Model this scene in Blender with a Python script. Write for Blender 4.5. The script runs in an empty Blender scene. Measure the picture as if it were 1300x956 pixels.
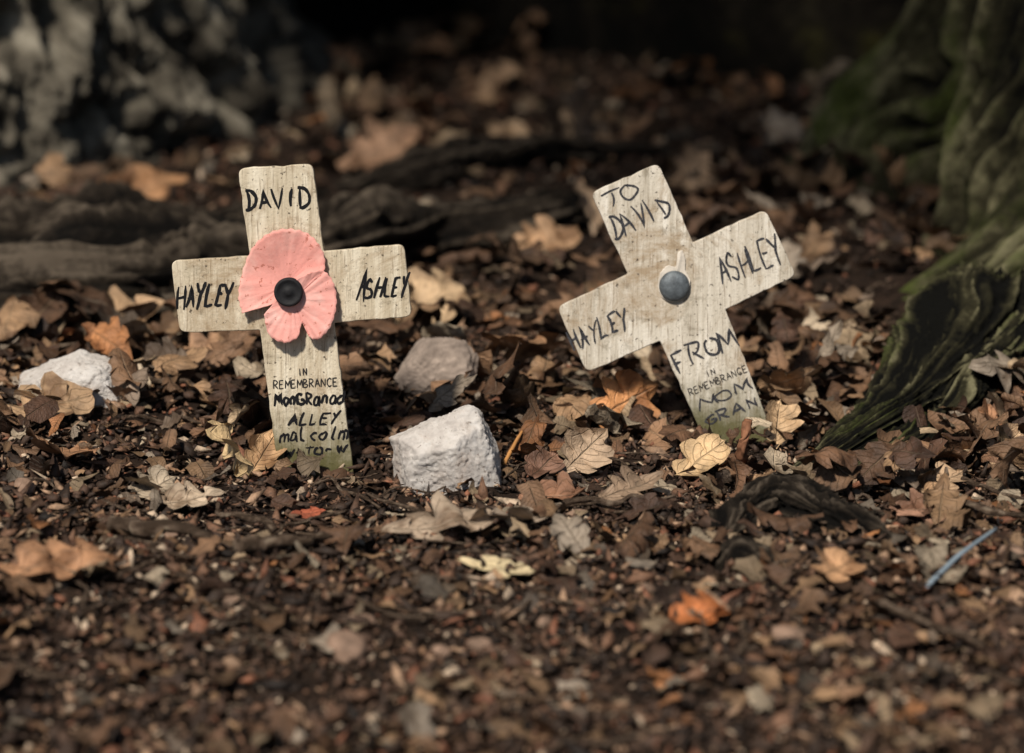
import bpy, math, random, bmesh
import numpy as np
from mathutils import Vector, Matrix
random.seed(7); rng=np.random.default_rng(11)
scene=bpy.context.scene
# ------------------------------------------------------------ camera
CAM=np.array([0.,0.,.40]); PITCH=14.0; FPX=100/36*1300
cd=bpy.data.cameras.new("Camera"); cam=bpy.data.objects.new("Camera",cd); scene.collection.objects.link(cam)
cam.location=CAM; cam.rotation_euler=(math.radians(90-PITCH),0,0)
cd.lens=100; cd.sensor_width=36; cd.clip_start=.02; cd.clip_end=300
cd.dof.use_dof=True; cd.dof.focus_distance=1.455; cd.dof.aperture_fstop=6.5
scene.camera=cam
TH=math.radians(90-PITCH)
def ray(px,py):
    x=(px-650)/FPX; y=-(py-478)/FPX; z=-1.
    return np.array([x, y*math.cos(TH)-z*math.sin(TH), y*math.sin(TH)+z*math.cos(TH)])
def gnd(px,py,z=0.):
    d=ray(px,py); t=(z-CAM[2])/d[2]; return CAM+d*t
# ------------------------------------------------------------ noise
_tab=rng.random((64,64,64)).astype(np.float32)
def vnoise(x,y,z):
    x=np.asarray(x,float);y=np.asarray(y,float);z=np.asarray(z,float)
    x,y,z=np.broadcast_arrays(x,y,z)
    xi=np.floor(x).astype(int);yi=np.floor(y).astype(int);zi=np.floor(z).astype(int)
    fx=x-xi;fy=y-yi;fz=z-zi
    fx=fx*fx*(3-2*fx);fy=fy*fy*(3-2*fy);fz=fz*fz*(3-2*fz)
    r=0
    for a in (0,1):
        for b in (0,1):
            for c in (0,1):
                w=(fx if a else 1-fx)*(fy if b else 1-fy)*(fz if c else 1-fz)
                r=r+w*_tab[(xi+a)&63,(yi+b)&63,(zi+c)&63]
    return r*2-1
def fbm(x,y,z,o=4):
    r=0;a=1.;s=0
    for i in range(o):
        r=r+a*vnoise(x*2**i+i*7.3,y*2**i+i*3.1,z*2**i+i*5.7); s+=a; a*=.5
    return r/s
# ------------------------------------------------------------ mesh helper
def mesh_obj(name,V,F,mat=None,smooth=True,attrs=None,parent=None):
    V=np.asarray(V,np.float32); me=bpy.data.meshes.new(name)
    if isinstance(F,np.ndarray):
        k=F.shape[1]
        me.vertices.add(len(V)); me.vertices.foreach_set("co",V.ravel())
        me.loops.add(F.size); me.loops.foreach_set("vertex_index",F.astype(np.int32).ravel())
        me.polygons.add(len(F)); me.polygons.foreach_set("loop_start",np.arange(0,F.size,k,dtype=np.int32))
        me.update(calc_edges=True)
    else:
        me.from_pydata([tuple(v) for v in V],[],F)
    me.validate()
    if smooth: me.polygons.foreach_set("use_smooth",[True]*len(me.polygons))
    if attrs:
        for n,a in attrs.items():
            a=np.asarray(a,np.float32)
            if a.shape[1]==3: a=np.hstack([a,np.ones((len(a),1),np.float32)])
            at=me.attributes.new(n,'FLOAT_COLOR','POINT'); at.data.foreach_set("color",a.ravel())
    if mat: me.materials.append(mat)
    ob=bpy.data.objects.new(name,me); scene.collection.objects.link(ob)
    if parent: ob.parent=parent
    return ob
def grid_faces(nu,nv,wrap=False):
    i=np.arange(nu-1)[:,None]; j=np.arange(nv if wrap else nv-1)[None,:]
    j2=(j+1)%nv
    return np.stack([i*nv+j+0*i,i*nv+j2,(i+1)*nv+j2,(i+1)*nv+j],-1).reshape(-1,4)
# ------------------------------------------------------------ materials
class M:
    def __init__(s,name,rough=.8,spec=.3):
        s.m=bpy.data.materials.new(name); s.m.use_nodes=True; s.nt=s.m.node_tree; s.b=s.nt.nodes["Principled BSDF"]
        s.b.inputs["Roughness"].default_value=rough; s.b.inputs["Specular IOR Level"].default_value=spec
    def n(s,t,**k):
        nd=s.nt.nodes.new(t)
        for a,v in k.items(): setattr(nd,a,v)
        return nd
    def l(s,a,b): s.nt.links.new(a,b)
    def coord(s,scale=(1,1,1),kind="Object"):
        tc=s.n("ShaderNodeTexCoord"); mp=s.n("ShaderNodeMapping"); mp.inputs["Scale"].default_value=scale
        s.l(tc.outputs[kind],mp.inputs[0]); return mp.outputs[0]
    def noise(s,vec,scale=5,detail=5,rough=.6,dist=0):
        nd=s.n("ShaderNodeTexNoise"); s.l(vec,nd.inputs["Vector"])
        nd.inputs["Scale"].default_value=scale; nd.inputs["Detail"].default_value=detail
        nd.inputs["Roughness"].default_value=rough; nd.inputs["Distortion"].default_value=dist
        return nd.outputs["Fac"]
    def ramp(s,fac,stops,interp='LINEAR'):
        r=s.n("ShaderNodeValToRGB"); e=r.color_ramp; e.interpolation=interp
        while len(e.elements)<len(stops): e.elements.new(.5)
        for i,(p,c) in enumerate(stops):
            e.elements[i].position=p
            e.elements[i].color=(c,c,c,1) if isinstance(c,(int,float)) else (*c,1)
        s.l(fac,r.inputs[0]); return r.outputs[0]
    def mix(s,fac,a,b,mode='MIX'):
        x=s.n("ShaderNodeMix",data_type='RGBA',blend_type=mode)
        for v,i in ((fac,0),(a,6),(b,7)):
            if isinstance(v,(int,float)): x.inputs[i].default_value=v
            elif isinstance(v,tuple): x.inputs[i].default_value=(*v,1)
            else: s.l(v,x.inputs[i])
        return x.outputs[2]
    def math(s,op,a,b=0.,c=None):
        x=s.n("ShaderNodeMath",operation=op)
        for i,v in enumerate((a,b) if c is None else (a,b,c)):
            if isinstance(v,(int,float)): x.inputs[i].default_value=v
            else: s.l(v,x.inputs[i])
        return x.outputs[0]
    def attr(s,name):
        a=s.n("ShaderNodeAttribute"); a.attribute_name=name; return a
    def bump(s,h,strength=.5,dist=.001):
        b=s.n("ShaderNodeBump"); b.inputs["Strength"].default_value=strength; b.inputs["Distance"].default_value=dist
        s.l(h,b.inputs["Height"]); s.l(b.outputs[0],s.b.inputs["Normal"])
    def col(s,c):
        if isinstance(c,tuple): s.b.inputs["Base Color"].default_value=(*c,1)
        else: s.l(c,s.b.inputs["Base Color"])

def mat_soil():
    m=M("soil",.9,.2); v=m.coord()
    c=m.ramp(m.noise(v,90,6,.7),[(.3,(.010,.006,.004)),(.5,(.03,.018,.011)),(.7,(.08,.047,.03))])
    c2=m.mix(m.ramp(m.noise(v,9,3),[(.4,0.),(.6,.6)]),c,(.022,.012,.008))
    m.col(c2); m.bump(m.noise(v,260,5,.75),1,.004); return m.m
def mat_leaf():
    m=M("dry_leaf",.6,.35); v=m.coord()
    a=m.attr("Col").outputs["Color"]; uv=m.attr("LUV")
    sp=m.n("ShaderNodeSeparateColor"); m.l(uv.outputs["Color"],sp.inputs[0])
    t,s_=sp.outputs[0],sp.outputs[1]
    ab=m.math('ABSOLUTE',m.math('SUBTRACT',s_,.5))
    rib=m.ramp(ab,[(.0,1.),(.035,0.)])
    fr=m.math('FRACT',m.math('SUBTRACT',m.math('MULTIPLY',t,9.),m.math('MULTIPLY',ab,4.)))
    side=m.ramp(fr,[(.0,0.),(.42,0.),(.5,1.),(.58,0.)])
    vein=m.math('MAXIMUM',rib,m.math('MULTIPLY',side,.5))
    nz=m.noise(v,70,5,.65)
    mot=m.ramp(nz,[(.25,.35),(.5,1.),(.75,1.5)])
    c=m.mix(1.,a,mot,'MULTIPLY')
    blot=m.ramp(m.noise(v,38,3,.6),[(.53,0.),(.62,.8)])
    c=m.mix(blot,c,m.mix(1.,a,(.30,.24,.19),'MULTIPLY'))
    c=m.mix(m.math('MULTIPLY',vein,.25),c,(.46,.36,.24))
    m.col(c)
    h=m.math('ADD',m.noise(v,240,4,.7),m.math('MULTIPLY',vein,.7))
    m.bump(h,.9,.0018)
    return m.m
def mat_crumb():
    m=M("woody_debris",.7,.35); v=m.coord()
    a=m.attr("Col").outputs["Color"]; nz=m.noise(v,350,4,.7)
    c=m.mix(1.,a,m.ramp(nz,[(.3,.4),(.5,1.),(.7,1.5)]),'MULTIPLY')
    m.col(c); m.bump(nz,.8,.001); return m.m
def mat_wood(name,old):
    m=M(name,.8,.22); v=m.coord((1,1,1))
    g=m.coord((900,900,60)); g2=m.coord((200,200,12))
    base=m.ramp(m.noise(g2,1,5,.6,.5),[(.3,(.46,.385,.27)),(.5,(.63,.55,.415)),(.7,(.77,.70,.56))])
    if old: base=m.ramp(m.noise(g2,1,5,.6,.5),[(.3,(.44,.39,.31)),(.5,(.63,.575,.48)),(.7,(.79,.74,.65))])
    pore=m.ramp(m.noise(g,1,3,.6),[(.55,0.),(.67,.65)])
    c=m.mix(pore,base,(.21,.15,.095))
    st=m.ramp(m.noise(v,19,8,.78,.8),[(.49,0.),(.62,.8)])
    c=m.mix(st,c,(.33,.235,.14))
    st2=m.ramp(m.noise(v,60,7,.8,.5),[(.54,0.),(.68,.7)])
    c=m.mix(st2,c,(.15,.12,.075))
    sp=m.ramp(m.noise(v,380,4,.65),[(.60,0.),(.67,.9)])
    c=m.mix(sp,c,(.06,.045,.03))
    tc=m.n("ShaderNodeTexCoord"); s=m.n("ShaderNodeSeparateXYZ"); m.l(tc.outputs["Object"],s.inputs[0])
    hh=m.math('ADD',s.outputs[2],m.math('MULTIPLY',m.math('SUBTRACT',m.noise(v,60,5,.7),.5),.05))
    c=m.mix(m.ramp(hh,[(.002,.95),(.034,.0)]),c,(.085,.08,.024))
    m.col(c)
    m.bump(m.math('ADD',m.noise(g,1,4,.6),m.noise(v,700,3)),.6,.0006); return m.m
def mat_bark(name,dark,mid,light,moss,moss_amt,sc=1.):
    m=M(name,.9,.15); v=m.coord()
    r=m.n("ShaderNodeSeparateColor"); m.l(m.attr("Col").outputs["Color"],r.inputs[0])
    rid=m.math('ADD',r.outputs[0],m.math('MULTIPLY',m.math('SUBTRACT',m.noise(v,70*sc,6,.7),.5),1.1))
    c=m.ramp(rid,[(.2,dark),(.55,mid),(.9,light)])
    mm=m.math('ADD',m.noise(v,11,6,.7),m.math('MULTIPLY',m.math('SUBTRACT',r.outputs[0],.5),.18))
    f=m.ramp(mm,[(.62-moss_amt*.3,0.),(.76-moss_amt*.3,.9)])
    mc=m.mix(m.ramp(m.noise(v,160,5,.7),[(.3,0.),(.7,1.)]),tuple(x*.3 for x in moss),moss)
    mc=m.mix(1.,mc,m.ramp(rid,[(.2,.06),(.8,1.)]),'MULTIPLY')
    c=m.mix(f,c,mc)
    m.col(c); m.bump(m.noise(v,200*sc,6,.75),1.,.005); return m.m
def mat_stone():
    m=M("chalky_stone",.9,.2); v=m.coord()
    c=m.ramp(m.noise(v,60,7,.7),[(.3,(.48,.43,.395)),(.5,(.69,.645,.60)),(.7,(.80,.77,.74))])
    c=m.mix(m.ramp(m.noise(v,26,6,.75,.6),[(.53,0.),(.68,.6)]),c,(.42,.32,.25))
    c=m.mix(m.ramp(m.noise(v,350,3),[(.62,0.),(.70,.7)]),c,(.18,.14,.11))
    m.col(c); m.bump(m.noise(v,160,8,.8),.8,.003); return m.m
def simple(name,c,rough=.6,spec=.3,nscale=200,amt=.3,bump=.2,metal=0.):
    m=M(name,rough,spec); v=m.coord(); m.b.inputs["Metallic"].default_value=metal
    m.col(m.mix(m.ramp(m.noise(v,nscale,5,.65),[(.35,0.),(.65,1.)]),tuple(x*(1-amt) for x in c),tuple(min(1,x*(1+amt*.5)) for x in c)))
    m.bump(m.noise(v,nscale*3,4),bump,.0005); return m.m
SOIL=mat_soil(); LEAF=mat_leaf(); CRUMB=mat_crumb(); STONE=mat_stone()
BARK_R=mat_bark("mossy_bark",(.003,.003,.002),(.04,.036,.018),(.25,.23,.13),(.095,.125,.022),.44)
BARK_L=mat_bark("grey_bark",(.04,.034,.026),(.17,.15,.115),(.42,.38,.30),(.10,.10,.04),.0,.5)
BARK_B=mat_bark("dark_bark",(.003,.003,.002),(.018,.014,.010),(.08,.07,.035),(.15,.135,.035),.3)
ROOTM=mat_bark("root_bark",(.005,.004,.003),(.032,.024,.017),(.17,.135,.10),(.05,.045,.018),-.2,1.5)
# ------------------------------------------------------------ ground
B1=gnd(398,592); B2=gnd(930,552)
def hgt(x,y):
    x=np.asarray(x,float); y=np.asarray(y,float)
    h=.011*vnoise(x*5+3,y*5,1.)+.005*vnoise(x*14,y*14,4.)
    k=np.exp(-(((x-B1[0])/.12)**2+((y-B1[1]+.02)/.13)**2)**2)+np.exp(-(((x-B2[0])/.12)**2+((y-B2[1]+.02)/.13)**2)**2)
    h=h*(1-np.clip(k,0,1))-.0045*np.clip(k,0,1)
    h=h+.003*vnoise(x*45,y*45,9.)+.0018*vnoise(x*120,y*120,2.)
    far=np.clip((y-3.5)/20,0,1); h=h+far*.6*vnoise(x*.3,y*.3,5)
    return h
def axis(a,b,step,far,n=26):
    mid=np.arange(a,b,step); g=np.geomspace(step,far,n)
    return np.concatenate([(a-g)[::-1],mid,b+g])
xs=axis(-.75,.75,.0045,60); ys=axis(.85,2.6,.0045,60)
X,Y=np.meshgrid(xs,ys,indexing='ij'); Z=hgt(X,Y)
mesh_obj("ground",np.stack([X,Y,Z],-1).reshape(-1,3),np.ascontiguousarray(grid_faces(len(xs),len(ys))),SOIL).data.flip_normals()
# ------------------------------------------------------------ trunks
def trunk(name,cx,cy,R,th_fine,nf,nc,zf,ridge_f,ridge_a,mat,zstretch=8,zmax=3.2,seed=0.,blocky=0.,sine=0.,warp=1.):
    a,b=np.radians(th_fine)
    th=np.concatenate([np.linspace(a,b,nf,endpoint=False),np.linspace(b,a+2*math.pi,nc,endpoint=False)])
    z=np.concatenate([np.linspace(-.06,.34,zf),np.linspace(.36,zmax,60)])
    T,Zz=np.meshgrid(th,z,indexing='xy')
    r=R(T,Zz); 
    u=np.cos(T)*.55+seed; w=np.sin(T)*.55
    wx=warp*(.07*fbm(u*5,w*5,Zz*6+seed,3)+.014*fbm(u*20,w*20,Zz*24+seed,3))
    p=T*.55+wx
    def rg(f,s): 
        n=vnoise(p*f,Zz*zstretch*(f/ridge_f)**.5,s); return 1-np.clip(np.abs(n)*2.6,0,1)
    rid=.45*rg(ridge_f,seed+2.)+.3*rg(ridge_f*2.3,seed+4.)+.15*rg(ridge_f*5,seed+6.)
    if sine: 
        amp=.35+.65*np.clip(.5+1.5*vnoise(u*14,w*14,Zz*14),0,1)
        rid=.6*rid+sine*amp*np.abs(np.sin(p*ridge_f*3.6+1.5*vnoise(u*30,w*30,Zz*20)))**.8+.08
    big=fbm(u*6,w*6,Zz*4,3)
    r=r+ridge_a*(rid-.5)+.03*big
    if blocky:
        r=r+blocky*fbm(u*26,w*26,Zz*24,5)
        rid=.3*rid+.35+.55*fbm(u*34+3,w*34,Zz*34,4)
    V=np.stack([cx+r*np.cos(T),cy+r*np.sin(T),Zz],-1).reshape(-1,3)
    F=grid_faces(len(z),len(th),True)
    c=np.clip(rid,0,1).reshape(-1,1).repeat(3,1)
    return mesh_obj(name,V,F,mat,attrs={"Col":c})
def adiff(T,d):
    return (T-math.radians(d)+math.pi)%(2*math.pi)-math.pi
def lob(T,d,w): return np.exp(-(adiff(T,d)/math.radians(w))**2)
def R_right(T,z):
    zc=np.clip(z,-.03,9); e=np.exp(-zc/.14); e2=np.exp(-zc/.05)
    return .42+.04*e+.08*e*lob(T,205,24)+.14*e2*lob(T,214,12)+.13*e*lob(T,152,13)+.04*lob(T,152,14)-.05*lob(T,170,6)-.03*lob(T,194,3.)-.025*lob(T,207,2.5)-.03*lob(T,222,3)+.12*e*lob(T,262,18)+.1*e*lob(T,320,25)+.12*e*lob(T,60,25)
def R_left(T,z):
    e=np.exp(-np.clip(z,-.05,9)/.22)
    return .50+.05*e+.12*e*lob(T,275,22)+.06*e*lob(T,318,14)+.1*e*lob(T,200,25)+.1*e*lob(T,20,30)-.03*lob(T,298,6)
def R_back(T,z):
    e=np.exp(-np.clip(z,-.05,9)/.3)
    return .85+.10*e+.28*e*lob(T,294,9)+.16*lob(T,294,9)+.2*e*lob(T,235,16)-.2*lob(T,268,11)+.1*e*lob(T,100,30)
TR=[(.78,2.0,R_right),(-.80,2.62,R_left),(-.05,3.88,R_back)]
def limb_tube(pts,rad,nseg=14,nring=60,rough=.12,seed=0.,flat=1.,ridge=10,stretch=.15):
    pts=np.array(pts,float); rad=np.array(rad,float); n=len(pts)
    P=np.vstack([2*pts[0]-pts[1],pts,2*pts[-1]-pts[-2]])
    ts=np.linspace(0,n-1-1e-6,nring); C=[];Rr=[]
    for t in ts:
        i=int(t);f=t-i;p0,p1,p2,p3=P[i:i+4]
        C.append(.5*((2*p1)+(-p0+p2)*f+(2*p0-5*p1+4*p2-p3)*f*f+(-p0+3*p1-3*p2+p3)*f**3))
        Rr.append(rad[i]*(1-f)+rad[i+1]*f)
    C=np.array(C);Rr=np.array(Rr); tan=np.gradient(C,axis=0); tan/=np.linalg.norm(tan,axis=1)[:,None]
    up=np.array([0,0,1.]) if abs(tan[0][2])<.8 else np.array([0,1.,0])
    s=np.cross(tan,up); s/=np.linalg.norm(s,axis=1)[:,None]; b=np.cross(s,tan)
    a=np.linspace(0,2*math.pi,nseg,endpoint=False)
    ln=np.concatenate([[0],np.cumsum(np.linalg.norm(np.diff(C,axis=0),axis=1))])
    A,L=np.meshgrid(a,ln,indexing='xy'); rr=Rr[:,None]
    k=ridge/(2*math.pi); Lr=L/max(Rr.mean(),1e-4)
    wob=.35*vnoise(np.cos(A)*1.5,np.sin(A)*1.5,Lr*.5+seed)
    ca,sa=np.cos(A+wob),np.sin(A+wob)
    q=1-np.clip(2.6*np.abs(vnoise(ca*k+seed,sa*k,Lr*stretch*2+seed)),0,1)
    q=.6*q+.4*(1-np.clip(2.6*np.abs(vnoise(ca*k*2.6+seed,sa*k*2.6,Lr*stretch*4+seed)),0,1))
    r=rr*(1+rough*1.3*(q-.4)+rough*1.4*vnoise(np.cos(A)*1.2,np.sin(A)*1.2,Lr*.4+seed)+rough*.6*vnoise(np.cos(A)*3,np.sin(A)*3,Lr*1.3+seed)+rough*.35*fbm(np.cos(A)*7,np.sin(A)*7,Lr*4+seed,2))
    V=C[:,None,:]+s[:,None,:]*(r*np.cos(A))[...,None]+b[:,None,:]*(r*np.sin(A)*flat)[...,None]
    V=V.reshape(-1,3); F=grid_faces(nring,nseg,True)
    V=np.vstack([V,C[0],C[-1]]); e=[]; n0=len(V)-2
    for j in range(nseg):
        j2=(j+1)%nseg; e.append([n0,j2,j]); e.append([n0+1,(nring-1)*nseg+j,(nring-1)*nseg+j2])
    col=np.append(np.clip(q,0,1).ravel(),[.5,.5])
    return V,F,e,col
def tube_obj(name,specs,mat,parent=None):
    Vs=[];Fs=[];cs=[];o=0
    for sp in specs:
        V,F,tri,c=limb_tube(**sp)
        Vs.append(V); Fs+= (F+o).tolist(); Fs+=[[i+o for i in t] for t in tri]; cs.append(c); o+=len(V)
    c=np.concatenate(cs)[:,None].repeat(3,1)
    return mesh_obj(name,np.vstack(Vs),Fs,mat,attrs={"Col":c},parent=parent)
tr=trunk("oak_tree",.78,2.0,R_right,(125,265),1400,140,210,46,.044,BARK_R,zstretch=6,seed=3.,sine=.6)
tl=trunk("oak_tree.001",-.80,2.62,R_left,(200,350),700,100,150,34,.012,BARK_L,zstretch=16,seed=8.,blocky=.05,warp=.6)
tb=trunk("oak_tree.002",-.05,3.88,R_back,(200,340),450,100,90,20,.06,BARK_B,zstretch=4,seed=15.,sine=.3)
def g(px,py,z=0.):
    p=gnd(px,py); p=gnd(px,py,float(hgt(p[0],p[1]))); p[2]+=z; return p
tube_obj("buttress_root",[
  dict(pts=[g(1260,440,.02),g(1205,490,.010),g(1160,528,.008),g(1115,556,.006),g(1070,578,.004),g(1010,598,-.003)],rad=[.040,.030,.022,.016,.0115,.005],nseg=130,nring=300,rough=.22,ridge=34,stretch=.06,flat=.9,seed=5.),
  dict(pts=[g(1290,470,.01),g(1240,505,.006),g(1190,548,.004),g(1140,580,.002),g(1085,598,-.003)],rad=[.032,.024,.016,.010,.004],nseg=110,nring=240,rough=.24,ridge=28,stretch=.06,flat=.9,seed=45.)],BARK_R,parent=tr)
ROOTP=[([(-160,405),(60,398),(220,380),(360,352),(500,318),(650,292),(800,235)],[.055,.05,.045,.045,.035,.03,.012]),
       ([(-80,330),(120,318),(300,300),(420,262)],[.04,.035,.026,.012]),
       ([(430,262),(560,235),(700,205),(860,205)],[.02,.03,.03,.01])]
tube_obj("tree_root",[dict(pts=[gnd(a,b,.006 if 0<i<len(P)-1 else -.01) for i,(a,b) in enumerate(P)],rad=R,nseg=110,nring=360,rough=.36,ridge=24,stretch=.09,flat=.85,seed=2.+k*9) for k,(P,R) in enumerate(ROOTP)],ROOTM)
tube_obj("surface_root",[
  dict(pts=[g(910,692,-.006),g(940,668,.004),g(985,655,.008),g(1035,666,.006),g(1080,682,.005),g(1150,702,-.003)],rad=[.008,.012,.015,.012,.010,.005],nseg=90,nring=200,rough=.42,ridge=22,stretch=.08,flat=.8,seed=12.),
  dict(pts=[g(960,690,-.001),g(1020,684,.003),g(1090,667,.003),g(1150,652,-.003)],rad=[.004,.006,.006,.003],nseg=50,nring=90,rough=.4,ridge=12,stretch=.10,flat=.9,seed=17.),
  dict(pts=[g(905,728,-.003),g(940,718,.004),g(985,722,-.002)],rad=[.004,.008,.003],nseg=40,nring=70,rough=.5,ridge=10,seed=14.)],ROOTM)
segs=[]
for P,R in ROOTP:
    q=[gnd(*p)[:2] for p in P]
    for i in range(len(q)-1): segs.append((q[i],q[i+1],R[i],R[i+1]))
SR=[((925,675),.012),((960,668),.014),((1010,668),.014),((1060,684),.012),((1110,696),.009),((1060,598),.012),((1100,590),.014),((1140,588),.014),((1180,570),.014),((1225,530),.016)]
# ------------------------------------------------------------ canopy (unseen leaf mass on limbs, added overhead to shade the back)
SUNEL=50; AZX,AZY=-.42,-.91
limbs=[dict(pts=[(.78,2.0,2.0),(.4,1.95,2.5),(-.4,1.9,2.8),(-1.4,1.9,3.0)],rad=[.14,.10,.07,.03]),
 dict(pts=[(-.82,2.62,2.0),(-1.1,2.3,2.6),(-1.5,1.9,2.9),(-1.9,1.6,3.0)],rad=[.14,.1,.06,.03]),
 dict(pts=[(-.05,3.88,2.3),(-.2,3.4,2.8),(-.5,2.6,3.1),(-.9,2.1,3.2)],rad=[.2,.14,.09,.04]),
 dict(pts=[(.78,2.0,2.2),(1.2,2.4,2.8),(1.9,2.6,3.1),(2.6,2.8,3.2)],rad=[.12,.1,.06,.03])]
for i,d in enumerate(limbs): d.update(nseg=16,nring=40,seed=i*5.)
tube_obj("limbs",limbs,BARK_L,parent=tb)
crng=np.random.default_rng(5)
ncl=800
cc=np.stack([crng.uniform(-3.6,2.6,ncl),crng.uniform(.2,5.2,ncl),crng.uniform(1.9,3.4,ncl)],-1)
cot=.766
ysh=cc[:,1]+cot*cc[:,2]; xsh=cc[:,0]+.353*cc[:,2]
k=(ysh>2.12+.24*crng.random(ncl))|((ysh>1.95)&(xsh>-.05)&(xsh<.2)&(crng.random(ncl)<.4))
k&=~((xsh<-.26)&(xsh>-.60)&(ysh<2.5))
cc=cc[k]
N=30000; ci=crng.integers(0,len(cc),N); pc=cc[ci]+crng.normal(0,.12,(N,3))
a1=crng.normal(0,1,(N,3)); a1/=np.linalg.norm(a1,axis=1)[:,None]; a2=np.cross(a1,crng.normal(0,1,(N,3))); a2/=np.linalg.norm(a2,axis=1)[:,None]
sz=crng.uniform(.035,.06,N)[:,None]
V=np.stack([pc-a1*sz,pc+a2*sz*.55,pc+a1*sz,pc-a2*sz*.55],1).reshape(-1,3)
GREEN=simple("green_leaf",(.06,.10,.025),.5,.4,30,.4)
mesh_obj("shade_foliage",V,np.arange(N*4).reshape(N,4),GREEN,smooth=False,parent=tb)
# ------------------------------------------------------------ leaf litter
PAL=np.array([(.40,.245,.135),(.28,.16,.09),(.18,.095,.052),(.48,.35,.22),(.60,.48,.34),(.10,.052,.032),(.36,.29,.22),(.42,.185,.075),(.25,.185,.135)])*.93
PW=np.array([.18,.20,.18,.10,.06,.14,.07,.035,.035])
def leaves(P,yaw,pitch,roll,L,W,cx,cy,tw,lobe,col,nt,ns,jag=0.):
    N=len(P); t=np.linspace(0,1,nt)[None,:,None]; s=np.linspace(-1,1,ns)[None,None,:]
    ph=rng.uniform(0,6.28,(N,1,1)); nl=rng.uniform(3.2,4.6,(N,1,1))
    sh=lambda a: np.asarray(a)[:,None,None]
    prof=np.sin(math.pi*np.clip(t,0,1)**1.25)**.75
    wob=1+sh(lobe)*np.cos(2*math.pi*nl*t+ph+.8*np.sign(s))+.25*sh(lobe)*np.cos(2*math.pi*nl*2.3*t+ph*3-1.3*np.sign(s))
    if jag>0:
        prof=.55+.45*np.sin(math.pi*t)
        wob=1+jag*(rng.random((N,nt,ns))-.5)*2
    x=(t-.5)*sh(L)+0*s
    y=s*prof*wob*sh(W)*.5
    if jag>0: x=x+sh(L)*.18*jag*(rng.random((N,nt,ns))-.5)
    else: x=x+np.abs(s)*sh(L)*.07*np.sin(2*math.pi*nl*t+ph)
    Rr=sh(W)/np.where(np.abs(sh(cx))<.05,.05,sh(cx)); y2=Rr*np.sin(y/Rr); z=Rr*(1-np.cos(y/Rr))
    Rl=sh(L)/np.where(np.abs(sh(cy))<.05,.05,sh(cy)); 
    x2=(Rl-z)*np.sin(x/Rl); z2=Rl-(Rl-z)*np.cos(x/Rl)
    z2=z2+sh(L)*.07*vnoise(x*90+ph*9,y*90+ph*5,ph*3)+ sh(W)*.09*np.abs(s)*np.sin(t*17+ph*3)
    ta=sh(tw)*(t-.5); y3=y2*np.cos(ta)-z2*np.sin(ta); z3=y2*np.sin(ta)+z2*np.cos(ta)
    p,r,w=sh(pitch),sh(roll),sh(yaw)
    ya=y3*np.cos(r)-z3*np.sin(r); za=y3*np.sin(r)+z3*np.cos(r)
    xb=x2*np.cos(p)+za*np.sin(p); zb=-x2*np.sin(p)+za*np.cos(p)
    xc=xb*np.cos(w)-ya*np.sin(w); yc=xb*np.sin(w)+ya*np.cos(w)
    V=np.stack([xc+P[:,0,None,None],yc+P[:,1,None,None],zb+P[:,2,None,None]],-1)
    low=(V[...,2]-hgt(V[...,0],V[...,1])).reshape(N,-1).min(1)
    V[...,2]+= (P[:,3]-low)[:,None,None]
    V=V.reshape(-1,3)
    base=grid_faces(nt,ns); F=(base[None]+(np.arange(N)*nt*ns)[:,None,None]).reshape(-1,4)
    edge=np.clip(1.08-.25*np.abs(s)**3+.0*t,0,2)*np.ones((N,nt,ns))
    C=(np.asarray(col)[:,None,None,:]*edge[...,None]).reshape(-1,3)
    U=np.stack([t+0*s+np.zeros((N,1,1)),s*.5+.5+0*t+np.zeros((N,1,1)),np.broadcast_to(ph/6.28,(N,nt,ns))],-1).reshape(-1,3)
    return V,F,C,U
crossboxes=[(B1,.026),(B2,.028)]
stones_px=[(568,618,.026),(85,528,.026),(548,508,.018)]
def scatter(n,y0,y1,widen=1.5,pw=1.):
    y=y0+(y1-y0)*rng.random(n)**pw; x=(rng.random(n)-.5)*.36*(y+.08)*widen
    return x,y
def keep(x,y,m,roots=.85):
    k=np.ones(len(x),bool)
    for (p,h) in crossboxes: k&=~((np.abs(x-p[0])<h+m)&(y>p[1]-m*1.9)&(y<p[1]+.02+m))
    for (px,py,r) in stones_px:
        p=gnd(px,py); k&=~((np.abs(x-p[0])<r+m*.3)&(y>p[1]-m*1.2)&(y<p[1]+r*1.6))
    for cx,cy,R in TR:
        th=np.arctan2(y-cy,x-cx); k&=np.hypot(x-cx,y-cy)>R(th,0*th)-.01+m*.3
    rr=rng.random(len(x))
    for a,b,r0,r1 in segs:
        d=b-a; t=np.clip(((x-a[0])*d[0]+(y-a[1])*d[1])/(d@d),0,1)
        dist=np.hypot(x-a[0]-t*d[0],y-a[1]-t*d[1])
        k&=~((dist<(r0*(1-t)+r1*t)*.95+m*.7)&(rr<roots))
    for p,r in SR:
        q=gnd(*p); k&=np.hypot(x-q[0],y-q[1])>r+m*.45
    a=gnd(1200,490);b=gnd(1030,598); d=(b-a)[:2]; t=np.clip(((x-a[0])*d[0]+(y-a[1])*d[1])/(d@d),0,1)
    k&=np.hypot(x-a[0]-t*d[0],y-a[1]-t*d[1])>.030*(1-t)+.016*t+m*.8
    return k
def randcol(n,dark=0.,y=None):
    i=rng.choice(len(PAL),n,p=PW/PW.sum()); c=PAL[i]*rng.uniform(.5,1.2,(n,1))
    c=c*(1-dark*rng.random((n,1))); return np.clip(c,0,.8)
parts=[];off=0
def add(res):
    global off
    V,F,C,U=res; parts.append((V,F+off,C,U)); off+=len(V)
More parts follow.
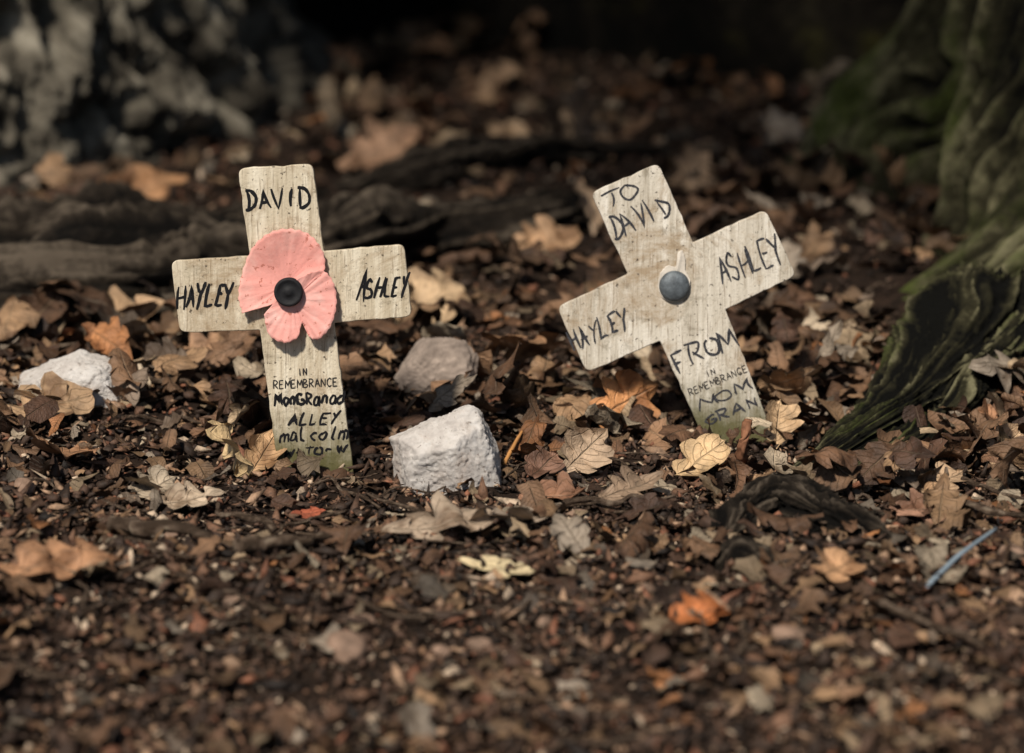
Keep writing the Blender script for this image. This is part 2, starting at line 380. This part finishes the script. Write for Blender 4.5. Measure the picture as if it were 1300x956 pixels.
def whole(n,y0,y1,L0,L1,dark=.3,lift=.008,sd=.38,xr=None,widen=1.5):
    x,y=scatter(n,y0,y1,widen); 
    if xr is not None: x=rng.uniform(xr[0],xr[1],n)
    k=keep(x,y,.022); x,y=x[k],y[k]; n=len(x)
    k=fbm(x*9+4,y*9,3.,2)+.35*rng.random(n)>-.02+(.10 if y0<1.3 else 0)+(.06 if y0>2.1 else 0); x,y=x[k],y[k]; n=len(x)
    L=rng.uniform(L0,L1,n); P=np.stack([x,y,0*x,rng.uniform(-.005,lift,n)],-1)
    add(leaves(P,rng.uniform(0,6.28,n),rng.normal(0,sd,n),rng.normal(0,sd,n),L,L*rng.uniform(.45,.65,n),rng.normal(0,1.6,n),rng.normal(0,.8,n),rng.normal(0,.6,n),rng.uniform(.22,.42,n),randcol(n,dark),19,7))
whole(440,2.15,3.3,.035,.065,.9,.012)  # back leaves get a darker colour to deepen the shade there
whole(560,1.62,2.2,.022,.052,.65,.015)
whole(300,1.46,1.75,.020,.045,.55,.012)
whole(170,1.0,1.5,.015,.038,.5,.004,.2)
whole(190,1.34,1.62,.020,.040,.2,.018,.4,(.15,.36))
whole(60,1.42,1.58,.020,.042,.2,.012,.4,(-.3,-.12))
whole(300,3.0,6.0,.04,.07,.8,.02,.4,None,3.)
def frags(n,y0,y1,a,b,dark,pw=1.,lift=.004,sd=.3,xr=None):
    x,y=scatter(n,y0,y1,1.45,pw)
    if xr is not None: x=rng.uniform(xr[0],xr[1],n)
    k=keep(x,y,.005); x,y=x[k],y[k]; n=len(x)
    k=fbm(x*14,y*14,7.,2)+.5*rng.random(n)>.04; x,y=x[k],y[k]; n=len(x)
    L=a+(b-a)*rng.random(n)**1.8; P=np.stack([x,y,0*x,rng.uniform(-.003,lift,n)],-1)
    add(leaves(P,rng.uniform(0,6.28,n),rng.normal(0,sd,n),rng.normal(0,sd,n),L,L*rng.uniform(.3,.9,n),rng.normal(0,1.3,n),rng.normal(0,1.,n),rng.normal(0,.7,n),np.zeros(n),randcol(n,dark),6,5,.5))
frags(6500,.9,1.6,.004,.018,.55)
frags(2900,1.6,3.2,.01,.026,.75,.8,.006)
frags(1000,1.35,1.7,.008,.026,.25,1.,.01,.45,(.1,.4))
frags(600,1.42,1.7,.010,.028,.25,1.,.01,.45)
H=[(790,540,.044,.030,30,-20,60,1.0,.5,(.58,.27,.11)),(765,535,.034,.022,70,-25,40,1.6,.4,(.46,.22,.10)),
 (300,603,.038,.032,120,-20,60,-1.2,.8,(.72,.52,.28)),(333,592,.03,.02,60,-35,35,2.,.5,(.54,.34,.18)),
 (560,700,.052,.030,10,0,12,.8,.3,(.38,.29,.21)),(650,695,.047,.028,170,4,15,1.,.4,(.36,.28,.21)),
 (630,750,.038,.012,-25,0,15,.6,.2,(.62,.50,.30)),(885,822,.028,.020,20,-8,20,1.4,.6,(.42,.14,.045)),
 (80,770,.055,.03,15,0,8,.8,.3,(.36,.19,.10)),(1200,508,.032,.022,160,-15,40,1.5,.5,(.52,.26,.12)),
 (1195,625,.03,.018,30,-10,20,1.,.5,(.50,.34,.21)),(1275,590,.036,.022,60,-20,40,1.4,.6,(.56,.38,.23)),
 (1262,560,.034,.024,100,-10,40,1.2,.6,(.50,.26,.14)),(165,285,.085,.032,25,-12,45,1.2,.5,(.36,.19,.09)),
 (235,645,.035,.022,10,0,12,.9,.4,(.46,.36,.26)),(195,632,.028,.018,40,-10,30,1.,.4,(.40,.32,.23)),
 (530,425,.065,.042,20,-10,30,1.,.5,(.46,.32,.19)),(460,430,.05,.03,100,-10,30,.8,.5,(.38,.26,.16)),
 (610,505,.045,.03,150,-15,40,1.2,.5,(.36,.21,.12)),(665,490,.05,.034,200,-10,35,-1.1,.5,(.34,.19,.10)),
 (890,600,.034,.022,20,-30,30,1.3,.7,(.58,.40,.22)),(988,560,.03,.02,80,-50,30,1.3,.4,(.62,.42,.24)),
 (740,600,.034,.024,40,-30,50,1.3,.4,(.42,.3,.2)),(700,640,.034,.022,-20,-5,15,1.,.5,(.28,.14,.08)),
 (800,640,.036,.02,35,-5,20,1.,.5,(.26,.18,.12)),(60,555,.05,.032,15,-5,25,1.,.5,(.40,.26,.15)),
 (80,610,.045,.03,150,-5,20,.9,.5,(.32,.17,.09)),(405,112,.085,.05,40,-20,45,1.2,.5,(.44,.22,.11)),
 (735,190,.065,.04,60,-20,50,1.2,.5,(.46,.32,.20)),(640,140,.06,.04,10,-20,40,1.2,.5,(.30,.19,.11)),
 (745,305,.055,.038,100,-30,50,1.2,.5,(.54,.38,.25)),(690,340,.05,.034,20,-10,30,1.,.4,(.44,.27,.15)),
 (1170,665,.036,.024,10,0,15,1.,.5,(.36,.2,.13)),(1060,760,.03,.02,50,0,15,1.,.5,(.44,.25,.13)),
 (150,440,.055,.034,20,-10,25,1.,.4,(.40,.26,.15)),(250,475,.045,.028,-30,-10,20,1.,.4,(.36,.21,.12)),
 (480,225,.07,.045,20,-20,40,1.,.4,(.34,.20,.12)),(900,425,.05,.034,100,-20,40,1.3,.4,(.44,.28,.16)),
 (980,150,.06,.04,100,-20,40,1.3,.4,(.42,.21,.10)),(640,195,.05,.035,10,-20,40,1.3,.4,(.40,.27,.16)),(880,250,.055,.035,60,-20,40,1.3,.4,(.44,.30,.19)),
 (205,410,.05,.03,170,-10,40,1.3,.4,(.44,.27,.15)),(690,605,.03,.018,60,-10,20,1.3,.4,(.22,.12,.08)),(390,652,.018,.008,5,0,15,.5,.4,(.34,.09,.045))]
HP=np.array([[*gnd(h[0],h[1])[:2],0,.003] for h in H]); A=np.array([h[2:9] for h in H]); r_=np.radians
add(leaves(HP,r_(A[:,2]),r_(A[:,3]),r_(A[:,4]),A[:,0],A[:,1],A[:,5],A[:,6],rng.normal(0,.3,len(H)),np.full(len(H),.32),np.array([h[9] for h in H]),31,9))
V=np.vstack([p[0] for p in parts]);F=np.vstack([p[1] for p in parts]);C=np.vstack([p[2] for p in parts]);U=np.vstack([p[3] for p in parts])
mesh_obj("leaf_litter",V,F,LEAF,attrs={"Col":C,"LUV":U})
# ------------------------------------------------------------ crumbs
CP=np.array([(.045,.027,.018),(.025,.015,.010),(.08,.045,.029),(.15,.08,.048),(.30,.19,.12),(.012,.008,.006),(.46,.35,.25),(.19,.08,.045)])
def crumbs(n,y0,y1,a,b,pw=1.):
    x,y=scatter(n,y0,y1,1.45,pw); k=keep(x,y,-.004,1.); x,y=x[k],y[k]; n=len(x)
    o=np.array([(1,0,0),(-1,0,0),(0,1,0),(0,-1,0),(0,0,1),(0,0,-1)],float)
    v=o[None]*(1+.5*(rng.random((n,6,1))-.5))+.35*(rng.random((n,6,3))-.5)
    s=(a+(b-a)*rng.random(n)**2.2)[:,None,None]*.5
    v=v*s*np.stack([rng.uniform(.7,2.4,n),rng.uniform(.3,1.,n),rng.uniform(.15,.8,n)],-1)[:,None,:]
    an=rng.uniform(0,6.28,n); ti=rng.normal(0,.5,n)
    c,s2=np.cos(ti)[:,None],np.sin(ti)[:,None]; xx=v[...,0]*c+v[...,2]*s2; zz=-v[...,0]*s2+v[...,2]*c
    c,s2=np.cos(an)[:,None],np.sin(an)[:,None]; X=xx*c-v[...,1]*s2; Yy=xx*s2+v[...,1]*c
    V=np.stack([X+x[:,None],Yy+y[:,None],zz+(hgt(x,y)+rng.uniform(0,.003,n)+s[:,0,0]*.3)[:,None]],-1).reshape(-1,3)
    t=np.array([(0,2,4),(2,1,4),(1,3,4),(3,0,4),(2,0,5),(1,2,5),(3,1,5),(0,3,5)])
    F=(t[None]+(np.arange(n)*6)[:,None,None]).reshape(-1,3)
    col=CP[rng.choice(8,n,p=[.22,.17,.2,.15,.09,.06,.05,.06])]*rng.uniform(.7,1.3,(n,1))
    return V,F,np.repeat(col,6,0)
Vs=[];Fs=[];Cs=[];o=0
for args in [(42000,.9,1.7,.0018,.006),(4500,.9,1.6,.005,.012),(7000,1.7,3.0,.004,.012)]:
    V,F,C=crumbs(*args); Vs.append(V);Fs.append(F+o);Cs.append(C);o+=len(V)
mesh_obj("soil_crumbs",np.vstack(Vs),np.vstack(Fs),CRUMB,smooth=False,attrs={"Col":np.vstack(Cs)})
# ------------------------------------------------------------ twigs
specs=[]
def twig(p,q,r,lift=.004,seed=0):
    p=np.array(p);q=np.array(q); pts=[]
    for i,t in enumerate(np.linspace(0,1,6)):
        c=p*(1-t)+q*t; w=np.linalg.norm(q-p)*.045
        c=c+rng.normal(0,w,3)*np.array([1,1,.2]); c[2]=hgt(c[0],c[1])+lift+r*.5; pts.append(c)
    specs.append(dict(pts=pts,rad=list(np.linspace(r,r*.55,6)),nseg=8,nring=24,rough=.25,ridge=5,seed=float(seed)))
for a,b,r in [((300,742),(430,712),.0036),((130,700),(285,728),.0042),((345,690),(270,655),.0020),((0,492),(90,465),.002),((180,515),(290,540),.0020),
  ((75,350),(190,362),.004),((1180,655),(1300,690),.0024),((1225,625),(1300,655),.0014),((560,672),(470,640),.0014),((1000,610),(1080,640),.0018),
  ((720,660),(860,655),.0016),((430,655),(330,700),.001),((1120,800),(1250,860),.0022),((700,575),(640,620),.001)]:
    twig(gnd(*a),gnd(*b),r,.008,random.random()*50)
for i in range(260):
    y=1.0+rng.random()*1.1; x=(rng.random()-.5)*.36*y*1.3; an=rng.uniform(-.7,.7)+(math.pi/2 if rng.random()<.2 else 0); L=rng.uniform(.012,.06)
    if not keep(np.array([x]),np.array([y]),.01)[0]: continue
    twig((x,y,0),(x+L*math.cos(an),y+L*math.sin(an),0),rng.uniform(.0004,.0013),.004,i)
TW=mat_bark("twig_bark",(.09,.06,.04),(.22,.155,.11),(.42,.33,.24),(.1,.1,.04),-.6,3)
tube_obj("twigs",specs,TW)
tube_obj("wood_stub",[dict(pts=[gnd(941,600,-.005),gnd(943,600,0)+np.array([0,0,.014]),gnd(946,600,0)+np.array([0.001,.001,.028])],rad=[.0028,.0026,.0018],nseg=16,nring=30,rough=.35,seed=4.)],simple("red_brown_bark",(.26,.12,.065),.8,.2,150,.5))
tube_obj("orange_splinter",[dict(pts=[gnd(640,596)+[0,0,.003],gnd(655,582)+[0,0,.009],gnd(670,566)+[0,0,.013]],rad=[.0012,.0010,.0004],nseg=8,nring=16,rough=.1)],simple("orange_wood",(.50,.24,.08),.7,.3,100,.2))
tube_obj("dry_grass_stem",[dict(pts=[gnd(1170,778)+[0,0,.010],gnd(1215,755)+[0,0,.018],gnd(1262,730)+[0,0,.022]],rad=[.0013,.0012,.0007],nseg=8,nring=16,rough=.05)],simple("grass_stem",(.22,.28,.33),.5,.4,80,.2))
# ------------------------------------------------------------ stones
def stone(name,px,py,w,d,h,yaw,seed,sink=.25,planes=None):
    r=np.random.default_rng(seed)
    bm=bmesh.new(); bmesh.ops.create_icosphere(bm,subdivisions=6,radius=1)
    D=np.array([v.co[:] for v in bm.verts]); D/=np.linalg.norm(D,axis=1)[:,None]
    F=[[v.index for v in f.verts] for f in bm.faces]; bm.free()
    n=r.normal(0,1,(13,3)); n/=np.linalg.norm(n,axis=1)[:,None]; hh=r.uniform(.72,1.,13)
    if planes is not None:
        n=np.array(planes[0],float); n/=np.linalg.norm(n,axis=1)[:,None]; hh=np.array(planes[1])
    dots=D@n.T; q=np.where(dots>.05,hh/np.maximum(dots,.05),9.)
    rr=-np.log(np.exp(-q*55).sum(1))/55
    rr=np.minimum(rr,1.6)
    f1=fbm(D[:,0]*2.5+seed,D[:,1]*2.5,D[:,2]*2.5,5); f2=fbm(D[:,0]*7+seed,D[:,1]*7,D[:,2]*7,4)
    rr=rr*(1+.12*f1+.07*np.abs(f2)+.035*fbm(D[:,0]*18+seed,D[:,1]*18,D[:,2]*18,3))
    V=D*rr[:,None]*np.array([w,d,h])/2
    c,s=math.cos(yaw),math.sin(yaw); V=np.stack([V[:,0]*c-V[:,1]*s,V[:,0]*s+V[:,1]*c,V[:,2]],-1)
    p=gnd(px,py); o=np.array([p[0],p[1]+d*.4,h*(.5-sink)+float(hgt(p[0],p[1]))])
    ob=mesh_obj(name,V,F,STONE); ob.location=o; return ob
stone("stone",567,620,.051,.040,.050,.0,3,.12,
 ([(-.25,-.62,.75),(-1,-.2,-.1),(-.5,.1,1),(.3,.3,1),(.95,-.1,.25),(.6,-.8,.1),(0,1,.2),(0,0,-1),(-.6,-.7,.1),(-.1,-1,-.2),(.7,.7,.3),(.25,-.7,.7)],
  [.66,.92,.62,.96,.86,.80,.9,.9,.88,.78,1.0,.84]))
stone("stone.001",86,545,.054,.036,.038,.0,5,.22,
 ([(-.6,-.1,1),(.35,-.1,1),(1,-.2,.35),(-1,-.1,.2),(0,-1,.35),(.5,-.9,.2),(0,1,.2),(0,0,-1),(-.5,-.9,.1),(.1,-.7,.7)],[.54,.72,.88,.95,.8,.85,.9,.9,.9,.74]))
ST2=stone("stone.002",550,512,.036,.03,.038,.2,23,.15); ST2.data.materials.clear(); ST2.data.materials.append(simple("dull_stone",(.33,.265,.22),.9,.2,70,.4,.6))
pb=[(608,825,.011),(440,838,.018),(455,812,.012),(1285,742,.014),(735,662,.012),(30,640,.012),(640,790,.008),(560,835,.009),(215,690,.01),(1000,835,.012),(820,770,.009),(760,600,.009),(690,800,.008),(300,790,.009),(510,760,.008)]
bm=bmesh.new()
for i,(px,py,s) in enumerate(pb):
    p=gnd(px,py); mt=Matrix.Translation((p[0],p[1],float(hgt(p[0],p[1]))+s*.15))@Matrix.Rotation(i*1.7,4,'Z')@Matrix.Diagonal((s*.6,s*.42,s*.36,1))
    r=bmesh.ops.create_icosphere(bm,subdivisions=3,radius=1)
    for v in r['verts']:
        n=float(fbm(v.co.x*1.3+i*3,v.co.y*1.3,v.co.z*1.3,3)); v.co*=1+.35*n; v.co=mt@v.co
me=bpy.data.meshes.new("pebbles"); bm.to_mesh(me); bm.free(); me.materials.append(simple("pebble_stone",(.26,.17,.12),.8,.3,120,.5,.5))
for p in me.polygons: p.use_smooth=True
scene.collection.objects.link(bpy.data.objects.new("pebbles",me))
# ------------------------------------------------------------ crosses
GL={'A':[[(0,0),(.28,1),(.58,-.02)],[(.06,.36),(.54,.42)]],'D':[[(.06,0),(.04,1)],[(-.06,.98),(.3,.95),(.55,.62),(.5,.25),(.2,.02),(-.06,0)]],
'V':[[(0,1),(.28,0),(.58,1.05)]],'I':[[(.2,0),(.22,1)]],'H':[[(0,0),(.03,1)],[(.5,0),(.54,1.02)],[(0,.5),(.54,.55)]],
'Y':[[(0,1),(.27,.5)],[(.58,1.05),(.27,.5),(.12,-.15)]],'L':[[(.04,1),(.02,0),(.5,.03)]],'E':[[(.5,1),(.04,.97),(0,0),(.5,.02)],[(.02,.5),(.42,.52)]],
'S':[[(.5,.9),(.3,1),(.06,.85),(.1,.6),(.42,.42),(.48,.15),(.25,0),(0,.12)]],'T':[[(0,1),(.6,1.02)],[(.3,1),(.28,0)]],
'O':[[(.3,1),(.04,.75),(.03,.25),(.28,0),(.53,.22),(.55,.75),(.28,1.02)]],'F':[[(.5,1.02),(.03,.98),(0,0)],[(.02,.52),(.4,.54)]],
'R':[[(.03,0),(.04,1)],[(-.03,1),(.3,1.0),(.5,.8),(.35,.55),(.05,.48)],[(.15,.5),(.55,0)]],'M':[[(0,0),(.06,1),(.32,.3),(.58,1),(.66,0)]],
'N':[[(0,0),(.04,1),(.5,0),(.54,1)]],'C':[[(.55,.82),(.35,1),(.08,.75),(.05,.3),(.28,0),(.55,.15)]],'B':[[(.03,0),(.04,1)],[(0,1),(.35,.95),(.42,.72),(.06,.52),(.5,.35),(.42,.06),(0,0)]],
'G':[[(.55,.82),(.3,1),(.05,.7),(.05,.25),(.3,0),(.55,.15),(.55,.45),(.32,.45)]],'W':[[(0,1),(.15,0),(.32,.7),(.5,0),(.66,1)]],'-':[[(.0,.4),(.2,.55),(.45,.35)]],
'm':[[(0,0),(.02,.7)],[(0,.5),(.15,.72),(.27,.55),(.28,0)],[(.28,.5),(.42,.72),(.56,.55),(.6,0)]],'o':[[(.3,.7),(.06,.5),(.06,.15),(.28,0),(.5,.2),(.5,.55),(.28,.72)]],
'a':[[(.5,.6),(.25,.7),(.04,.4),(.1,.05),(.35,.1),(.5,.65),(.5,.1),(.6,0)]],'n':[[(0,0),(.02,.7)],[(0,.45),(.2,.72),(.42,.6),(.46,0)]],'d':[[(.5,.55),(.25,.65),(.04,.35),(.2,0),(.48,.2)],[(.52,1.05),(.5,0)]],
'r':[[(.03,0),(.05,.7)],[(.04,.45),(.2,.7),(.45,.65)]],'l':[[(.2,1.1),(.18,.1),(.4,0)]],'c':[[(.5,.6),(.25,.7),(.04,.35),(.25,0),(.5,.1)]],' ':[]}
def cr(pts,k=6):
    pts=np.array(pts,float); P=np.vstack([2*pts[0]-pts[1],pts,2*pts[-1]-pts[-2]]); o=[]
    for i in range(len(pts)-1):
        p0,p1,p2,p3=P[i:i+4]
        for f in np.arange(k)/k: o.append(.5*((2*p1)+(-p0+p2)*f+(2*p0-5*p1+4*p2-p3)*f*f+(-p0+3*p1-3*p2+p3)*f**3))
    o.append(pts[-1]); return np.array(o)
class Cross:
    def __init__(s,name,bpx,bpy_,tilt,yaw,outline,wood):
        s.e=bpy.data.objects.new(name,None); scene.collection.objects.link(s.e); s.e.empty_display_size=.02
        s.o=gnd(bpx,bpy_); R=Matrix.Rotation(yaw,3,'Z')@Matrix.Rotation(-tilt,3,'X')
        s.R=np.array(R); s.e.matrix_world=Matrix.Translation(s.o)@R.to_4x4()
        pts=np.array(outline,float); out=[]; n=len(pts); rr=np.random.default_rng(3)
        for i in range(n):
            a,b,c=pts[i-1],pts[i],pts[(i+1)%n]
            u=(a-b)/np.linalg.norm(a-b); w=(c-b)/np.linalg.norm(c-b)
            cross=(b-a)[0]*(c-b)[1]-(b-a)[1]*(c-b)[0]
            r=10 if cross>0 else 1.2
            for t in np.linspace(0,1,7 if cross>0 else 2): out.append((b+u*r)*(1-t)**2+2*b*t*(1-t)+(b+w*r)*t*t)
            L=np.linalg.norm(c-b); nn=int(L/9)
            for j in range(2,nn-1):
                out.append(b+w*(j*L/nn)+rr.normal(0,.4,2))
        loc=[s.loc(p[0],p[1]) for p in out]
        bm=bmesh.new(); vs=[bm.verts.new((l[0],0,l[2])) for l in loc]; f=bm.faces.new(vs)
        r=bmesh.ops.extrude_face_region(bm,geom=[f]); 
        for g_ in r['geom']:
            if isinstance(g_,bmesh.types.BMVert): g_.co.y+=.0052
        bmesh.ops.recalc_face_normals(bm,faces=bm.faces)
        me=bpy.data.meshes.new("wooden_body"); bm.to_mesh(me); bm.free(); me.materials.append(wood)
        ob=bpy.data.objects.new("wooden_body",me); scene.collection.objects.link(ob); ob.parent=s.e
        b=ob.modifiers.new("bevel",'BEVEL'); b.width=.0006; b.segments=3; b.limit_method='ANGLE'; b.angle_limit=math.radians(50)
        s.iv=[];s.if_=[]; s.cnt=0
    def loc(s,px,py,off=0.):
        d=s.R.T@ray(px,py); c=s.R.T@(CAM-s.o); t=(-off-c[1])/d[1]; return c+d*t
    def stroke(s,pts,w):
        pts=np.array(pts); 
        if len(pts)<2: return
        t=np.gradient(pts,axis=0); t/=np.maximum(np.linalg.norm(t,axis=1),1e-6)[:,None]; nrm=np.stack([-t[:,1],t[:,0]],-1)
        ww=w*(.8+.4*rng.random(len(pts)))*.5; ww[0]*=.7; ww[-1]*=.45
        s.cnt+=1; off=.00012+.000006*(s.cnt%25); b=len(s.iv)
        for p,n,q in zip(pts,nrm,ww):
            for sg in (-1,1):
                v=p+n*q*sg; s.iv.append(s.loc(v[0],v[1],off))
        for i in range(len(pts)-1): s.if_.append([b+2*i,b+2*i+1,b+2*i+3,b+2*i+2])
    def text(s,txt,p0,p1,h,w,jit=.05,slant=0.,hs=None,gs=.82):
        p0=np.array(p0,float);p1=np.array(p1,float); L=np.linalg.norm(p1-p0); bx=(p1-p0)/L; up0=np.array([bx[1],-bx[0]])
        adv=L/len(txt)
        for i,ch in enumerate(txt):
            sl=slant+rng.normal(0,jit*1.3); up=up0*math.cos(sl)+bx*math.sin(sl)
            hh=h*(hs[i] if hs else 1)*(1+rng.normal(0,jit)); o=p0+bx*adv*(i+.04+rng.normal(0,jit*.6))+up*rng.normal(0,jit*h*.6); gw=adv*gs/.6
            ww=w*(1+rng.normal(0,jit))
            for st in GL[ch]:
                q=np.array(st,float)+rng.normal(0,jit*.55,(len(st),2))
                if len(q)>=5 and ch not in 'MW': q=cr(q,4)
                elif len(q)>=2:
                    qq=[]
                    for a,b in zip(q[:-1],q[1:]):
                        d=b-a; bow=np.array([-d[1],d[0]])*rng.normal(0,jit*.6)
                        for f in (0,.25,.5,.75): qq.append(a*(1-f)+b*f+bow*4*f*(1-f))
                    qq.append(q[-1]); q=np.array(qq)
                s.stroke(o+q[:,:1]*gw*bx+q[:,1:]*hh*up,ww)
    def flush(s,name,mat):
        mesh_obj(name,s.iv,s.if_,mat,smooth=False,parent=s.e); s.iv=[];s.if_=[]
    def lathe(s,name,px,py,prof,mat,n=40):
        c=s.loc(px,py); V=[];F=[]
        for (r,y) in prof:
            for a in np.linspace(0,2*math.pi,n,endpoint=False): V.append((c[0]+r*math.cos(a),-y,c[2]+r*math.sin(a)))
        m=len(prof)
        for i in range(m-1):
            for j in range(n): F.append([i*n+j,i*n+(j+1)%n,(i+1)*n+(j+1)%n,(i+1)*n+j])
        F.append([(m-1)*n+j for j in range(n)])
        return mesh_obj(name,V,F,mat,parent=s.e)
INK=simple("marker_ink",(.008,.008,.010),.7,.2,500,.4,0.)
INK2=simple("faded_ink",(.055,.055,.062),.8,.15,900,.7,0.)
PRINT=simple("printed_ink",(.035,.032,.03),.8,.15,900,.3,0.)
c1=Cross("remembrance_cross",398,592,math.radians(7),math.radians(0),
 [(302,214),(397,208),(411,319),(513,310),(523,402),(424,410),(448,592),(453,640),(359,640),(352,592),(330,419),(228,422),(217,331),(317,325)],mat_wood("weathered_wood",False))
c1.text("DAVID",(312,267),(398,262),25,4.0,.06,.03)
c1.text("HAYLEY",(223,391),(297,387),28,3.9,.06,.14,gs=.84)
c1.text("ASHLEY",(452,381),(519,374),25,3.2,.06,.24,[1.8,1,1.05,.95,.9,1.1])
c1.text("MomGRanad",(348,516),(438,511),15,3.2,.07,.1)
c1.text("ALLEY",(366,541),(432,536),15,3.1,.08,.3)
c1.text("malcolm",(354,562),(442,556),15,2.9,.08,.3)
c1.text("W-TO-W",(362,580),(438,574),10,2.6,.10,.2)
c1.flush("handwriting",INK)
c1.text("IN",(379,477),(391,476),9,1.6,.0); c1.text("REMEMBRANCE",(347,494),(430,490),10.5,1.6,.0)
c1.flush("printed_text",PRINT)
def petal(c,name,outline,ctr,mat,off0,lift,seed,cre=.0005):
    o=cr(outline+[outline[0]],9)[:-1]; ctr=np.array(ctr,float); n=len(o); V=[c.loc(ctr[0],ctr[1],off0)];F=[]; K=16
    for k in range(1,K+1):
        f=k/K
        for j,p in enumerate(o):
            q=ctr+(p-ctr)*f*(1+.012*f*math.sin(j*1.7+seed)); a=2*math.pi*j/n
            fold=.0010*f*math.sin(a*3+seed)+.0010*float(vnoise(q[0]*.035,q[1]*.035,seed))
            fold+=cre*f*abs(float(vnoise(math.cos(a)*5+seed,math.sin(a)*5,f*.8)))*2.2+cre*.8*f*abs(float(vnoise(math.cos(a)*12+seed,math.sin(a)*12,f*1.5)))
            v=c.loc(q[0],q[1],0); dy=off0+lift*f**1.6+fold; v=np.array(v); v[1]-=max(dy,.0008); V.append(v)
    for j in range(n): F.append([0,1+(j+1)%n,1+j])
    for k in range(K-1):
        for j in range(n):
            a=1+k*n+j;b=1+k*n+(j+1)%n; F.append([a,b,b+n,a+n])
    ob=mesh_obj(name,V,F,mat,parent=c.e); m=ob.modifiers.new("s",'SOLIDIFY'); m.thickness=.0003; return ob
def mat_pink(nm,c,c2):
    m=M(nm,.75,.2); v=m.coord()
    cc=m.mix(m.ramp(m.noise(v,60,6,.7),[(.35,0.),(.65,1.)]),tuple(x*.88 for x in c),c)
    cc=m.mix(m.ramp(m.noise(v,40,5,.65),[(.52,0.),(.70,.7)]),cc,c2)
    cc=m.mix(m.ramp(m.noise(v,330,3,.6),[(.61,0.),(.67,.75)]),cc,(.40,.12,.08))
    m.col(cc); m.bump(m.noise(v,230,5,.7),.45,.0010); return m.m
PK=mat_pink("faded_pink_paper",(.84,.37,.32),(.88,.56,.49)); PK2=mat_pink("faded_pink_paper_inner",(.86,.40,.35),(.88,.62,.56))
petal(c1,"poppy_petal",[(309,396),(304,374),(309,343),(322,313),(345,294),(372,290),(396,299),(411,320),(412,343),(396,356),(380,371),(360,380),(338,388)],(362,362),PK,.0014,.0030,1.3,.0004)
petal(c1,"poppy_petal_lower",[(336,398),(352,380),(366,364),(380,352),(400,343),(414,344),(425,360),(428,386),(421,412),(407,428),(395,427),(385,409),(379,427),(362,433),(343,424)],(372,380),PK2,.0050,.0008,4.,.0006)
c1.lathe("poppy_button",368,369,[(.0070,.0012),(.0075,.0082),(.0072,.0096),(.0066,.0100),(.0058,.0098),(.0048,.0092),(.0024,.0092),(.0018,.0098),(.0008,.0100)],simple("black_plastic",(.010,.010,.012),.65,.3,400,.3,.5))
c2=Cross("remembrance_cross.001",930,552,math.radians(9),math.radians(0),
 [(750,245),(836,207),(880,308),(972,266),(1011,350),(921,393),(982,552),(1001,600),(911,600),(889,547),(838,433),(745,473),(707,390),(797,348)],mat_wood("bleached_wood",True))
c2.text("TO",(766,264),(815,245),20,2.9,.08)
c2.text("DAVID",(781,304),(856,269),28,3.1,.08,.05)
c2.text("ASHLEY",(917,362),(999,328),34,2.9,.06,.1)
c2.text("HAYLEY",(727,446),(803,413),26,3.1,.07,.1)
c2.text("FROM",(861,472),(938,438),25,3.0,.08,0.)
c2.text("MOM",(889,521),(957,493),14,2.4,.08); c2.text("GRAN",(896,541),(966,513),13,2.5,.08)
c2.flush("handwriting",INK2)
c2.text("IN",(898,479),(910,474),8,1.2,.0); c2.text("REMEMBRANCE",(876,503),(951,471),9,1.2,.0)
c2.flush("printed_text",PRINT)
c2.lathe("metal_pin",856,363,[(.0076,-.0005),(.0082,.0012),(.0080,.0024),(.0066,.0034),(.0045,.0041),(.0022,.0044),(.0006,.0045)],simple("dull_zinc",(.13,.15,.165),.55,.4,300,.4,.4,.3))
petal(c2,"paper_remnant",[(838,346),(847,337),(858,338),(860,322),(866,318),(870,330),(870,343),(876,356),(872,372),(860,383),(843,380),(835,364)],(856,362),simple("old_paper",(.64,.58,.50),.85,.15,200,.2),.0002,-.0002,2.,.0001)
# ------------------------------------------------------------ light
w=bpy.data.worlds.new("World"); scene.world=w; w.use_nodes=True
sk=w.node_tree.nodes.new("ShaderNodeTexSky"); sk.sky_type='NISHITA'; sk.sun_disc=False
sk.sun_elevation=math.radians(SUNEL); sk.sun_rotation=math.atan2(AZX,AZY)%(2*math.pi)
bg=w.node_tree.nodes["Background"]; w.node_tree.links.new(sk.outputs[0],bg.inputs[0]); bg.inputs[1].default_value=.055
ld=bpy.data.lights.new("sun","SUN"); ld.energy=4.6; ld.angle=math.radians(5); ld.color=(1,.92,.81)
sun=bpy.data.objects.new("sun",ld); scene.collection.objects.link(sun)
nrm=math.hypot(AZX,AZY); dv=Vector((AZX/nrm*math.cos(math.radians(SUNEL)),AZY/nrm*math.cos(math.radians(SUNEL)),math.sin(math.radians(SUNEL))))
sun.rotation_euler=dv.to_track_quat('Z','Y').to_euler(); sun.location=dv*5
scene.view_settings.view_transform='Standard'; scene.view_settings.look='None'; scene.view_settings.exposure=0
